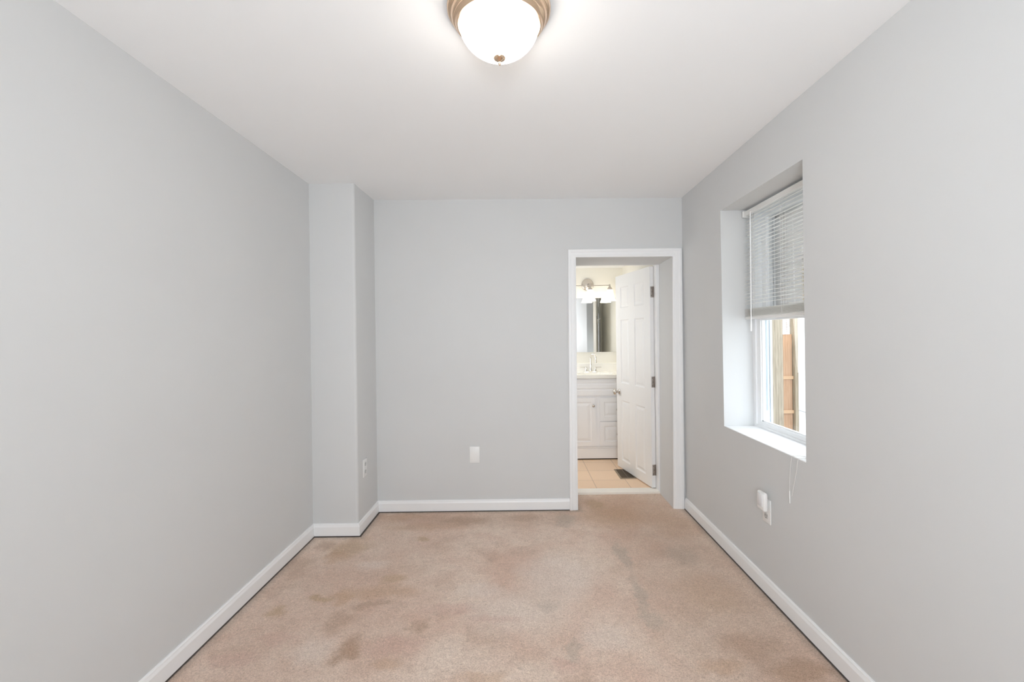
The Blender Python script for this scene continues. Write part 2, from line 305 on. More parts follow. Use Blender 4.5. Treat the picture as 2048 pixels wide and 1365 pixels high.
# carpet runs through the door recess up to the threshold
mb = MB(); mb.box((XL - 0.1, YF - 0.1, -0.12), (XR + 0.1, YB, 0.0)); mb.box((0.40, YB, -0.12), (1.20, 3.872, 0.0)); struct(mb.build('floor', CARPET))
mb = MB(); mb.box((-0.35, 3.93, -0.10), (1.25, 5.40, 0.018)); struct(mb.build('floor_bathroom', TILE))
# ceiling (slightly uneven like the old plaster)
mb = MB(); top = 2.62
def ceil_z(x, y):
    t = min(1, max(0, (y - 3.12) / 0.40)); k = min(1, max(0, (XR - x) / 2.4)); return 2.4140 - 0.004 * min(1, max(0, (y - 2.0) / 1.5)) + 0.016 * t * t * k
nx, ny = 14, 26; G = [[(XL - 0.1 + (XR - XL + 0.2) * i / nx, YF - 0.1 + (YB - YF + 0.2) * j / ny) for i in range(nx + 1)] for j in range(ny + 1)]
V = [[mb.v((x, y, ceil_z(x, y))) for x, y in r] for r in G]; T = [[mb.v((x, y, top)) for x, y in r] for r in G]
for j in range(ny):
    for i in range(nx): mb.f([V[j][i], V[j][i + 1], V[j + 1][i + 1], V[j + 1][i]]); mb.f([T[j][i], T[j][i + 1], T[j + 1][i + 1], T[j + 1][i]])
for q in (0, ny):
    for i in range(nx): mb.f([V[q][i], V[q][i + 1], T[q][i + 1], T[q][i]])
for q in (0, nx):
    for j in range(ny): mb.f([V[j][q], V[j + 1][q], T[j + 1][q], T[j][q]])
struct(mb.build('ceiling', CEIL, smooth=30))
mb = MB(); mb.box((-0.35, YBF - 0.01, 2.14), (1.25, 5.42, 2.22)); struct(mb.build('ceiling_bathroom', CEIL))
mb = MB(); mb.box((XL - 0.15, YF - 0.1, -0.02), (XL, YC + 0.5, 2.45)); struct(mb.build('wall_left', WALL))
# boxed-out corner with rounded drywall bead
mb = MB(); pts = [(XL - 0.02, YC)] + [(XC - 0.018, YC)] + [(XC - 0.018 + 0.018 * math.sin(t * PI / 12), YC + 0.018 - 0.018 * math.cos(t * PI / 12)) for t in range(1, 7)] + [(XC, YB + 0.05), (XL - 0.02, YB + 0.05)]
mb.loft([[(x, y, -0.02) for x, y in pts], [(x, y, 2.45) for x, y in pts]]); struct(mb.build('wall_corner', WALL, smooth=30))
# back wall with thick plastered recess (slightly out of plumb)
def wall_hole(mb, outer, hole_f, hole_b, yf, yb, axis='y'):
    """slab with one rectangular hole; outer/hole = 4 (u, z) points anticlockwise from bottom-left"""
    T = (lambda u, z, y: (u, y, z)) if axis == 'y' else (lambda u, z, y: (y, u, z))
    O = [mb.v(T(u, z, yf)) for u, z in outer]; H = [mb.v(T(u, z, yf)) for u, z in hole_f]; O2 = [mb.v(T(u, z, yb)) for u, z in outer]; H2 = [mb.v(T(u, z, yb)) for u, z in hole_b]
    for i in range(4):
        k = (i + 1) % 4
        mb.f([O[i], O[k], H[k], H[i]]); mb.f([O2[i], O2[k], H2[k], H2[i]]); mb.f([H[i], H[k], H2[k], H2[i]]); mb.f([O[i], O[k], O2[k], O2[i]])
HF = [(0.429, -0.015), (1.169, -0.015), (1.187, 1.954), (0.436, 1.957)]; HB = [(0.429, -0.015), (1.169, -0.015), (1.183, 1.943), (0.436, 1.946)]
mb = MB(); wall_hole(mb, [(XC - 0.1, -0.02), (XR + 0.03, -0.02), (XR + 0.03, 2.47), (XC - 0.1, 2.47)], HF, HB, YB, YJ); struct(mb.build('wall_back', WALL))
mb = MB(); wall_hole(mb, [(-0.35, -0.02), (1.25, -0.02), (1.25, 2.47), (-0.35, 2.47)], [(0.415, -0.015), (1.188, -0.015), (1.188, 1.99), (0.415, 1.99)], [(0.415, -0.015), (1.188, -0.015), (1.188, 1.99), (0.415, 1.99)], YJ + 0.001, YBF)
struct(mb.build('wall_bathroom_front', BATHW))
# window wall: deep reveal
WY0, WY1, WZ0, WZ1 = 2.025, 2.848, 0.772, 2.124
hole = [(WY0, WZ0), (WY1 - 0.008, WZ0), (WY1 + 0.008, WZ1), (WY0, WZ1)]
mb = MB(); wall_hole(mb, [(YF - 0.1, -0.4), (YB + 0.45, -0.4), (YB + 0.45, 2.9), (YF - 0.1, 2.9)], hole, hole, XR, WT, axis='x'); struct(mb.build('wall_right', WALL))
mb = MB(); mb.box((XL - 0.1, YF - 0.12, -0.02), (XR + 0.05, YF, 2.45)); struct(mb.build('wall_rear', WALL))
mb = MB(); mb.box((1.206, YBF, -0.02), (1.32, 5.42, 2.25)); struct(mb.build('wall_bathroom_right', BATHW))
mb = MB(); mb.box((-0.35, 5.345, -0.02), (1.32, 5.45, 2.25)); struct(mb.build('wall_bathroom_back', BATHW))
mb = MB(); mb.box((-0.45, YBF, -0.02), (-0.30, 5.42, 2.25)); struct(mb.build('wall_bathroom_left', BATHW))
# smooth white sill board let into the reveal
mb = MB(); mb.box((XR + 0.0005, WY0 + 0.001, WZ0 - 0.01), (1.455, WY1 - 0.009, WZ0 + 0.004), 0.002); struct(mb.build('trim_1', TRIM))

# ------------------------------------------------------------------ baseboards
BBP = [(0, 0.006), (0.014, 0.006), (0.014, 0.066), (0.012, 0.072), (0.010, 0.078), (0.0095, 0.083), (0.006, 0.088), (0, 0.088)]
def baseboard(name, p0, p1, n, k0, k1):
    """profile swept p0 -> p1, n = inward normal, k = +1 inside mitre, -1 outside mitre, 0 square"""
    p0, p1, n = Vector((*p0, 0)), Vector((*p1, 0)), Vector((*n, 0)); d = (p1 - p0).normalized()
    mb = MB(); mb.loft([[p0 + n * o + d * (k0 * o) + Vector((0, 0, z)) for o, z in BBP], [p1 + n * o - d * (k1 * o) + Vector((0, 0, z)) for o, z in BBP]])
    return struct(mb.build(name, TRIM))
baseboard('baseboard_left', (XL, YF), (XL, YC), (1, 0), 0, 1)
baseboard('baseboard_corner', (XL, YC), (XC, YC), (0, -1), 1, -1)
baseboard('baseboard_corner.001', (XC, YC), (XC, YB), (1, 0), -1, 1)
baseboard('baseboard_back', (XC, YB), (0.366, YB), (0, -1), 1, 0)
baseboard('baseboard_right', (XR, YF), (XR, YB - 0.02), (-1, 0), 0, 0)

# ------------------------------------------------------------------ door casing (colonial profile, mitred)
path = [((0.429, 0.0), (0.365, 0.0)), ((0.4365, 1.957), (0.375, 2.017)), ((1.187, 1.954), (1.256, 2.019)), ((1.169, 0.0), (1.2515, 0.0))]
CP = [(0.0, 0.0), (0.0, 0.010), (0.08, 0.013), (0.20, 0.0135), (0.25, 0.016), (0.62, 0.0165), (0.70, 0.020), (0.94, 0.020), (1.0, 0.016), (1.0, 0.0)]
mb = MB(); mb.loft([[(i_[0] + (o_[0] - i_[0]) * s_, YB - d_, i_[1] + (o_[1] - i_[1]) * s_) for s_, d_ in CP] for i_, o_ in path]); struct(mb.build('trim_2', TRIM))
# inner jamb frame that carries the door
mb = MB(); mb.box((1.158, YJ - 0.008, 0.0), (1.184, YBF + 0.001, 1.975)); mb.box((0.416, YJ, 0.0), (0.436, YBF, 1.975)); mb.box((0.436, YJ + 0.002, 1.952), (1.158, YBF, 1.975))
mb.box((0.436, YJ + 0.012, 1.946), (1.158, YJ + 0.022, 1.952))
struct(mb.build('trim_3', TRIM))
# casing on the bathroom side
mb = MB(); mb.box((0.36, YBF, 0.018), (0.42, YBF + 0.012, 2.03)); mb.box((0.36, YBF, 1.975), (1.20, YBF + 0.012, 2.035)); struct(mb.build('trim_4', TRIM))
mb = MB(); mb.box((0.43, YJ - 0.012, -0.01), (1.168, YBF + 0.012, 0.020), 0.004); struct(tag(mb.build('trim_5', THRESH)))

# ------------------------------------------------------------------ six-panel door standing open into the bathroom
A = Vector((1.121, 3.930, 0.026)); B = Vector((0.971, 4.618, 0.026)); e1 = (B - A).normalized(); e2 = Vector((e1.y, -e1.x, 0))   # e2 points to the hidden side
DM = Matrix(((e1.x, e2.x, 0, A.x), (e1.y, e2.y, 0, A.y), (0, 0, 1, A.z), (0, 0, 0, 1)))
DWd, DHt, DT = 0.704, 1.914, 0.035
rects = []
for s0, s1 in ((0.114, 0.301), (0.419, 0.600)):
    for z0, z1 in ((0.085, 0.680), (0.85, 1.475), (1.59, 1.795)): rects.append((s0, z0, s1, z1))
door = thing('door_1', 'white six panel door standing open into the bathroom', 'door', (A.x, A.y, 0.026), kind='structure')
mb = MB(DM)
panel_face(mb, DWd, DHt, rects, 0.0, 1); panel_face(mb, DWd, DHt, rects, DT, -1)
for q in (((0, 0, 0), (0, DT, 0), (0, DT, DHt), (0, 0, DHt)), ((DWd, 0, 0), (DWd, DT, 0), (DWd, DT, DHt), (DWd, 0, DHt)), ((0, 0, 0), (DWd, 0, 0), (DWd, DT, 0), (0, DT, 0)), ((0, 0, DHt), (DWd, 0, DHt), (DWd, DT, DHt), (0, DT, DHt))): mb.poly(q)
mb.build('door_leaf', DOORP, door)
KP = [(0.0265, 0.0), (0.0265, 0.004), (0.022, 0.008), (0.012, 0.011), (0.0105, 0.024), (0.0125, 0.030), (0.022, 0.036), (0.0265, 0.044), (0.0272, 0.051), (0.024, 0.058), (0.015, 0.063), (0.003, 0.065)]
for sg, t0 in ((-1, 0.0), (1, DT)):
    mb = MB(DM); mb.lathe([(r, sg * h) for r, h in KP], (0.644, t0, 0.756), 'Y', 32); mb.build('door_knob', NICKEL, door, smooth=40)
mb = MB(DM); mb.box((DWd - 0.0005, 0.006, 0.725), (DWd + 0.0015, 0.029, 0.785)); mb.build('latch_plate', NICKEL, door)
for zc in (1.72, 0.94, 0.178):
    z = zc - 0.026 + 0.0
    mb = MB(DM)
    pts = [(0.0065, z - 0.047), (DT + 0.0005, z - 0.047), (DT + 0.0005, z + 0.047), (0.0065, z + 0.047)]
    mb.box((-0.0022, 0.006, z - 0.047), (0.0005, DT + 0.002, z + 0.047), 0.001)
    mb.cone((-0.004, DT + 0.006, z - 0.049), (-0.004, DT + 0.006, z + 0.049), 0.0058, 0.0058, 14)
    hg = mb.build('hinge', STEEL, door, smooth=40)
    for dz, dt in ((-0.033, 0.014), (0.0, 0.020), (0.033, 0.014)):
        mb = MB(DM); mb.cone((-0.0022, dt, z + dz), (-0.0030, dt, z + dz), 0.0036, 0.003, 12); mb.build('screw', SLOT, hg)
# robe hook on the hidden side, seen only in the mirror
mb = MB(DM); mb.box((0.34, DT, 1.50), (0.36, DT + 0.004, 1.56), 0.001); mb.tube([(0.35, DT + 0.003, 1.54), (0.35, DT + 0.03, 1.545), (0.35, DT + 0.05, 1.56)], 0.005); mb.tube([(0.35, DT + 0.003, 1.515), (0.35, DT + 0.02, 1.50), (0.35, DT + 0.032, 1.515)], 0.005); mb.build('robe_hook', PLATE, door, smooth=40)

# ------------------------------------------------------------------ vanity
VX0, VX1, VY = 0.43, 1.185, 4.862
van = thing('vanity_cabinet', 'white bathroom vanity cabinet with raised panel doors and drawers', 'cabinet', ((VX0 + VX1) / 2, 5.1, 0.018))
mb = MB(); mb.box((VX0, VY + 0.018, 0.028), (VX1, VY + 0.034, 0.888)); mb.box((VX0, VY + 0.034, 0.028), (VX0 + 0.016, 5.343, 0.888)); mb.box((VX1 - 0.016, VY + 0.034, 0.028), (VX1, 5.343, 0.888)); mb.box((VX0 + 0.016, VY + 0.034, 0.028), (VX1 - 0.016, 5.343, 0.044)); mb.build('body', VAN, van)
mb = MB(); mb.box((VX0, VY + 0.010, 0.030), (VX1, VY + 0.02, 0.141), 0.002); mb.build('toe_board', VAN, van)
mb = MB(); mb.box((VX0, VY + 0.006, 0.146), (VX1, VY + 0.019, 0.158)); mb.build('base_rail', VAN, van)
# fluted false drawer band
prof = [(VY + 0.02, 0.700), (VY + 0.0, 0.700), (VY - 0.003, 0.712), (VY - 0.003, 0.760), (VY + 0.003, 0.768), (VY + 0.003, 0.776), (VY - 0.003, 0.784), (VY - 0.003, 0.822), (VY + 0.003, 0.830), (VY + 0.003, 0.838), (VY - 0.001, 0.846), (VY - 0.001, 0.884), (VY + 0.02, 0.886)]
mb = MB(); mb.loft([[(VX0 + 0.008, y, z) for y, z in prof], [(VX1 - 0.008, y, z) for y, z in prof]]); mb.build('false_drawer', VAN, van)
VR = ((0, 0), (0.004, 0.004), (0.014, 0.005), (0.040, 0.0005))
def van_front(name, x0, x1, z0, z1, knob):
    mb = MB(); W, H = x1 - x0, z1 - z0
    panel_face(mb, W, H, [(0.047, 0.047, W - 0.047, H - 0.047)], VY - 0.001, 1, VR, x0, z0)
    for q in (((x0, VY - 0.001, z0), (x1, VY - 0.001, z0), (x1, VY + 0.017, z0), (x0, VY + 0.017, z0)), ((x0, VY - 0.001, z1), (x1, VY - 0.001, z1), (x1, VY + 0.017, z1), (x0, VY + 0.017, z1)),
              ((x0, VY - 0.001, z0), (x0, VY + 0.017, z0), (x0, VY + 0.017, z1), (x0, VY - 0.001, z1)), ((x1, VY - 0.001, z0), (x1, VY + 0.017, z0), (x1, VY + 0.017, z1), (x1, VY - 0.001, z1))): mb.poly(q)
    o = mb.build(name, VAN, van)
    mb = MB(); mb.lathe([(0.008, 0), (0.006, -0.010), (0.014, -0.018), (0.015, -0.024), (0.010, -0.030), (0.002, -0.032)], (knob[0], VY - 0.001, knob[1]), 'Y', 24); mb.build('knob', NICKEL, o, smooth=50)
van_front('door', 0.445, 0.795, 0.164, 0.682, (0.768, 0.598))
van_front('drawer', 0.838, 1.168, 0.432, 0.682, (1.026, 0.557))
van_front('drawer', 0.838, 1.168, 0.164, 0.424, (1.026, 0.294))
mb = MB(); mb.box((VX0 + 0.001, VY + 0.02, 0.018), (VX1 - 0.001, 5.34, 0.029)); mb.build('plinth_shade_slab', DARK, van)  # black slab painted as the shade below the toe board

# cultured marble top with moulded bowl and backsplash
TX0, TX1, TY0, TY1, TZ = 0.41, 1.2045, 4.842, 5.343, 0.926
top_o = thing('sink_countertop', 'cream one-piece sink countertop with backsplash on the vanity', 'countertop', ((TX0 + TX1) / 2, 5.1, 0.89))
mb = MB(); nx, ny = 60, 40; G = []
for j in range(ny + 1):
    row = []
    for i in range(nx + 1):
        x = TX0 + (TX1 - TX0) * i / nx; y = TY0 + (TY1 - TY0) * j / ny
        r = math.hypot((x - 0.805) / 0.215, (y - 5.035) / 0.145); z = TZ - (0.12 * (1 - r ** 2.4) ** 0.7 if r < 1 else 0)
        row.append(mb.v((x, y, z)))
    G.append(row)
for j in range(ny):
    for i in range(nx): mb.f([G[j][i], G[j][i + 1], G[j + 1][i + 1], G[j + 1][i]])
for a_, b_ in ((G[0][0], G[0][nx]),):
    pass
lo = lambda vtx: (vtx.co.x, vtx.co.y, 0.889)
def skirt(line):
    L_ = [mb.v(lo(q)) for q in line]
    for i in range(len(line) - 1): mb.f([line[i], line[i + 1], L_[i + 1], L_[i]])
skirt(G[0]); skirt(G[ny]); skirt([G[j][0] for j in range(ny + 1)]); skirt([G[j][nx] for j in range(ny + 1)])
mb.build('basin_top', MARBLE, top_o, smooth=35)
mb = MB(); mb.box((TX0, 5.322, TZ - 0.001), (TX1, 5.344, 1.024), 0.003); mb.build('backsplash', MARBLE, top_o)

# faucet
FX, FY = 0.805, 5.235
fau = thing('faucet', 'brushed chrome faucet with tall curved spout and two lever handles', 'faucet', (FX, FY, TZ))
mb = MB(); n = 40
def stadium(hx, r, z): return [(FX + (hx if math.cos(t) > 0 else -hx) + r * math.cos(t), FY + r * math.sin(t), z) for t in [2 * PI * (i + 0.5) / n for i in range(n)]]
mb.loft([stadium(0.055, 0.029, TZ), stadium(0.055, 0.029, TZ + 0.005), stadium(0.053, 0.023, TZ + 0.011), stadium(0.05, 0.015, TZ + 0.014)]); mb.build('base_plate', CHROME, fau, smooth=40)
mb = MB(); mb.lathe([(0.019, TZ + 0.008), (0.017, TZ + 0.030), (0.0135, TZ + 0.045), (0.0125, TZ + 0.09)], (FX, FY, 0), 'Z', 24)
sdir = Vector((0.42, -0.9, 0)).normalized(); p = [Vector((FX, FY, TZ + 0.08)), Vector((FX, FY, TZ + 0.155))]
for i in range(1, 17):
    t = PI * 1.08 * i / 16; p.append(Vector((FX, FY, TZ + 0.155)) + sdir * (0.052 * (1 - math.cos(t))) + Vector((0, 0, 0.052 * math.sin(t))))
p.append(p[-1] + Vector((0, 0, -0.02))); mb.tube(p, [0.0115] * 2 + [0.011 - 0.0015 * i / 16 for i in range(16)] + [0.0095], 16)
mb.cone(p[-1] + Vector((0, 0, 0.004)), p[-1] + Vector((0, 0, -0.012)), 0.0125, 0.012); mb.build('spout', CHROME, fau, smooth=50)
for sg in (-1, 1):
    hx = FX + sg * 0.053
    mb = MB(); mb.lathe([(0.024, TZ + 0.008), (0.020, TZ + 0.018), (0.013, TZ + 0.034), (0.011, TZ + 0.044), (0.014, TZ + 0.050), (0.012, TZ + 0.058), (0.005, TZ + 0.062)], (hx, FY, 0), 'Z', 20)
    mb.tube([(hx, FY, TZ + 0.054), (hx + sg * 0.02, FY - 0.002, TZ + 0.0565), (hx + sg * 0.068, FY - 0.006, TZ + 0.058)], [0.007, 0.0052, 0.0045], 12); mb.build('lever_handle', CHROME, fau, smooth=45)

# mirror
mir = thing('wall_mirror', 'frameless rectangular mirror on the wall over the sink', 'mirror', (0.80, 5.338, 1.153))
mb = MB(); mb.box((0.42, 5.338, 1.153), (1.18, 5.344, 1.786)); mb.build('backing', VAN, mir)
mb = MB(); mb.poly([(0.42, 5.3372, 1.153), (1.18, 5.3372, 1.153), (1.18, 5.3372, 1.786), (0.42, 5.3372, 1.786)]); mb.poly([(0.42, 5.3377, 1.153), (0.42, 5.3377, 1.786), (1.18, 5.3377, 1.786), (1.18, 5.3377, 1.153)]); mb.build('mirror_glass', MIRR, mir)

# vanity light bar
vl = thing('vanity_light', 'nickel bar light with bell shaped glass shades over the mirror', 'wall light', (0.803, 5.345, 1.92))
mb = MB(); mb.lathe([(0.071, 5.345), (0.071, 5.336), (0.064, 5.328), (0.045, 5.324), (0.030, 5.318), (0.012, 5.316)], (0.795, 0, 1.944), 'Y', 40)
mb.build('wall_plate', NICKEL, vl, smooth=45)
mb = MB()
mb.tube([(0.795, 5.32, 1.944), (0.797, 5.27, 1.945), (0.800, 5.225, 1.935), (0.803, 5.20, 1.919)], 0.007); mb.tube([(0.573, 5.20, 1.9195), (1.033, 5.20, 1.9185)], 0.0048); mb.build('bar', NICKEL, vl, smooth=45)
for i, x in enumerate((0.578, 0.803, 1.028)):
    mb = MB(); mb.lathe([(0.007, 1.930), (0.008, 1.915), (0.012, 1.906), (0.016, 1.900), (0.026, 1.884), (0.028, 1.870), (0.026, 1.866)], (x, 5.20, 0), 'Z', 28); mb.build('socket_cap', NICKEL, vl, smooth=45)
    mb = MB(); P2 = [(0.027, 1.872), (0.031, 1.862), (0.037, 1.84), (0.043, 1.81), (0.051, 1.775), (0.062, 1.748), (0.066, 1.742)]
    mb.lathe(P2 + [(r - 0.003, h) for r, h in reversed(P2)], (x, 5.20, 0), 'Z', 36, cap=(False, False)); mb.build('glass_shade', SHADE, vl, smooth=60)
    ld = bpy.data.lights.new('bulb_light', 'POINT'); ld.energy = 2.1; ld.color = (1.0, 0.92, 0.80); ld.shadow_soft_size = 0.025
    lo_ = bpy.data.objects.new('bulb_light', ld); COL.objects.link(lo_); lo_.parent = vl; lo_.location = Vector((x, 5.20, 1.765)) - wloc(vl)

# floor register
reg = thing('floor_register', 'dark bronze floor vent set in the tile beside the open door', 'floor vent', (0.985, 4.36, 0.018))
RX0, RX1, RY0, RY1, RZ = 0.908, 1.058, 4.206, 4.508, 0.018
mb = MB(); O4 = [(RX0, RY0), (RX1, RY0), (RX1, RY1), (RX0, RY1)]
def rr(off, z): return [(RX0 + off, RY0 + off, z), (RX1 - off, RY0 + off, z), (RX1 - off, RY1 - off, z), (RX0 + off, RY1 - off, z)]
mb.loft([rr(0, RZ), rr(0.004, RZ + 0.004), rr(0.016, RZ + 0.005), rr(0.017, RZ + 0.0005)], cap=(False, False)); mb.build('frame', simple('register_frame_metal', (0.33, 0.26, 0.18), 0.35, 0.7), reg)
mb = MB(); mb.poly(rr(0.016, RZ + 0.0004)); mb.build('duct_shade', DARK, reg)  # flat black sheet painted as the shade below the grille
mb = MB()
for k in range(22):
    y = RY0 + 0.022 + k * (RY1 - RY0 - 0.044) / 21; mb.box((RX0 + 0.017, y - 0.0028, RZ + 0.001), (RX1 - 0.017, y + 0.0028, RZ + 0.004))
mb.box(((RX0 + RX1) / 2 - 0.003, RY0 + 0.017, RZ + 0.001), ((RX0 + RX1) / 2 + 0.003, RY1 - 0.017, RZ + 0.0045)); mb.build('grille', REG, reg)

# ------------------------------------------------------------------ ceiling light
LX, LY, CZ = -0.056, 1.47, 2.4143
cl = thing('ceiling_light', 'round flush ceiling light with frosted dome and champagne metal rim', 'ceiling light', (LX, LY, CZ))
mb = MB(); mb.lathe([(0.158, CZ), (0.158, CZ - 0.003), (0.1655, CZ - 0.003), (0.167, CZ - 0.007), (0.166, CZ - 0.016), (0.162, CZ - 0.022), (0.158, CZ - 0.0235), (0.1575, CZ - 0.027), (0.1545, CZ - 0.029), (0.154, CZ - 0.034), (0.150, CZ - 0.042), (0.1465, CZ - 0.045), (0.1462, CZ - 0.048), (0.1425, CZ - 0.050), (0.139, CZ - 0.056), (0.136, CZ - 0.061), (0.132, CZ - 0.061), (0.130, CZ - 0.054), (0.130, CZ - 0.010)], (LX, LY, 0), 'Z', 96, cap=(True, True))
mb.build('metal_rim', BRONZE, cl, smooth=40)
mb = MB(); DR, DD = 0.1285, 0.108; pr = []
for i in range(25):
    t = (PI / 2) * i / 24; pr.append((DR * math.cos(t) ** 1.2, CZ - 0.054 - DD * math.sin(t)))
inner = [(max(r - 0.003, 0), h + 0.003) for r, h in reversed(pr)]
mb.lathe(pr, (LX, LY, 0), 'Z', 96, cap=(False, True)); mb.build('glass_dome', DOME, cl, smooth=80)
zb = CZ - 0.054 - DD
mb = MB(); mb.lathe([(0.0175, zb + 0.004), (0.0195, zb + 0.001), (0.0185, zb - 0.003), (0.013, zb - 0.007), (0.0065, zb - 0.010), (0.0042, zb - 0.013), (0.0048, zb - 0.017), (0.0035, zb - 0.021), (0.0008, zb - 0.024)], (LX, LY, 0), 'Z', 28); mb.build('finial', BRONZE, cl, smooth=40)
for t in (0.5, 2.6, 4.7):
    ld = bpy.data.lights.new('lamp_bulb', 'POINT'); ld.energy = 1.0; ld.color = (1.0, 0.90, 0.76); ld.shadow_soft_size = 0.03
    lo_ = bpy.data.objects.new('lamp_bulb', ld); COL.objects.link(lo_); lo_.parent = cl; lo_.location = (0.05 * math.cos(t), 0.05 * math.sin(t), -0.075)

# ------------------------------------------------------------------ wall plates
def outlet(name, label, c, n, u, group=None, sockets=(1, 1)):
    """c = centre on the wall, n = wall normal, u = horizontal along the wall"""
    n, u, c = Vector(n), Vector(u), Vector(c); M = Matrix(((u.x, n.x, 0, c.x), (u.y, n.y, 0, c.y), (0, 0, 1, c.z), (0, 0, 0, 1)))
    o = thing(name, label, 'outlet', c, group)
    mb = MB(M); mb.box((-0.0385, 0.0, -0.0625), (0.0385, 0.0055, 0.0625), 0.0025); mb.build('cover_plate', PLATE, o, smooth=40)
    for zc in (0.0265, -0.0265):
        mb = MB(M); pts = arc((0, 0), 0.0172, -PI / 2, 3 * PI / 2, 28)[:-1]; pts = [(x, max(-0.0142, min(0.0142, z))) for x, z in pts]
        mb.loft([[(x, 0.004, zc + z) for x, z in pts], [(x, 0.0068, zc + z) for x, z in pts]]); s_ = mb.build('socket', SOCK, o)
        mb = MB(M); mb.box((-0.0085, 0.0065, zc - 0.001), (-0.006, 0.0072, zc + 0.008)); mb.box((0.006, 0.0065, zc - 0.001), (0.0085, 0.0072, zc + 0.008)); mb.cone((0, 0.0065, zc - 0.0085), (0, 0.0072, zc - 0.0085), 0.003, 0.003, 12); mb.build('slots', SLOT, s_)
    mb = MB(M); mb.cone((0, 0.005, 0), (0, 0.0066, 0), 0.0032, 0.0026, 12); mb.build('screw', SOCK, o)
    return o
outlet('wall_outlet', 'white duplex outlet on the side of the boxed-out left corner', (XC, 3.250, 0.4265), (1, 0, 0), (0, 1, 0))
outlet('wall_outlet', 'white duplex outlet under the window with a plug-in device', (XR, 2.352, 0.4335), (-1, 0, 0), (0, 1, 0))
bp_ = thing('blank_wall_plate', 'blank white cover plate low on the grey back wall', 'wall plate', (-0.3665, YB, 0.435))
mb = MB(); mb.box((-0.405, YB - 0.006, 0.372), (-0.328, YB, 0.499), 0.0025); mb.build('cover_plate', PLATE, bp_, smooth=40)
for dz in (0.042, -0.042):
    mb = MB(); mb.cone((-0.3665, YB - 0.0055, 0.435 + dz), (-0.3665, YB - 0.0068, 0.435 + dz), 0.003, 0.0024, 12); mb.build('screw', PLATE, bp_)
nl = thing('plug_in_night_light', 'small white plug-in device in the upper socket under the window', 'plug-in device', (XR - 0.007, 2.345, 0.46))
mb = MB(); mb.box((1.222, 2.306, 0.442), (1.246, 2.376, 0.537), 0.010, 4); mb.build('housing', PLATE, nl, smooth=50)
mb = MB(); mb.box((1.2195, 2.318, 0.464), (1.2235, 2.364, 0.529), 0.0018, 2); mb.build('front_panel', simple('diffuser_plastic', (0.80, 0.81, 0.83), 0.2), nl, smooth=50)
mb = MB(); mb.box((1.244, 2.330, 0.448), (1.2577, 2.372, 0.480), 0.004, 2); mb.build('plug', PLATE, nl, smooth=50)

# ------------------------------------------------------------------ window
win = thing('window_1', 'white vinyl double hung window set deep in the right wall', 'window', (1.52, (WY0 + WY1) / 2, WZ0), kind='structure')
FX0, FX1 = 1.452, 1.560
y0, y1, z0, z1 = WY0, WY1, WZ0, WZ1
mb = MB(); fw = 0.028
mb.box((FX0, y1 - fw, z0), (FX1, y1 + 0.006, z1)); mb.box((FX0, y0, z0), (FX1, y0 + fw, z1)); mb.box((FX0, y0 + fw, z1 - fw), (FX1, y1 - fw, z1)); mb.box((FX0 + 0.003, y0 + fw, z0), (FX1, y1 - fw, z0 + 0.018))
mb.box((FX0, y1 - fw - 0.006, z0 + 0.018), (FX0 + 0.010, y1 - fw, z1 - fw)); mb.build('window_frame', VINYL, win)
mb = MB(); mb.box((1.519, y1 - fw - 0.004, z0 + 0.10), (1.529, y1 - fw, z1 - fw)); mb.box((1.541, y1 - fw - 0.006, z0 + 0.018), (1.546, y1 - fw, z1 - fw)); mb.build('jamb_track', simple('blue_grey_track', (0.42, 0.47, 0.52), 0.5), win)
def sash(name, xa, xb, za, zb, bot, topw, st=0.045):
    mb = MB(); ya, yb = y0 + fw, y1 - fw - 0.002
    mb.box((xa, yb - st, za), (xb, yb, zb), 0.002); mb.box((xa, ya, za), (xb, ya + st, zb), 0.002); mb.box((xa, ya + st, za), (xb, yb - st, za + bot), 0.002); mb.box((xa, ya + st, zb - topw), (xb, yb - st, zb), 0.002)
    # glazing bead
    mb.box((xa + 0.008, yb - st - 0.008, za + bot), (xb - 0.006, yb - st, zb - topw)); mb.box((xa + 0.008, ya + st, za + bot), (xb - 0.006, ya + st + 0.008, zb - topw)); mb.box((xa + 0.008, ya + st, za + bot), (xb - 0.006, yb - st, za + bot + 0.006))
    o = mb.build(name, VINYL, win)
    xm = (xa + xb) / 2 + 0.002
    mb = MB(); mb.poly([(xm, ya + st - 0.003, za + bot - 0.003), (xm, yb - st + 0.003, za + bot - 0.003), (xm, yb - st + 0.003, zb - topw + 0.003), (xm, ya + st - 0.003, zb - topw + 0.003)]); mb.build('pane', GLASS, o)
sash('lower_sash', 1.462, 1.492, z0 + 0.014, 1.465, 0.028, 0.036)
sash('upper_sash', 1.500, 1.530, 1.435, z1 - fw, 0.034, 0.036)

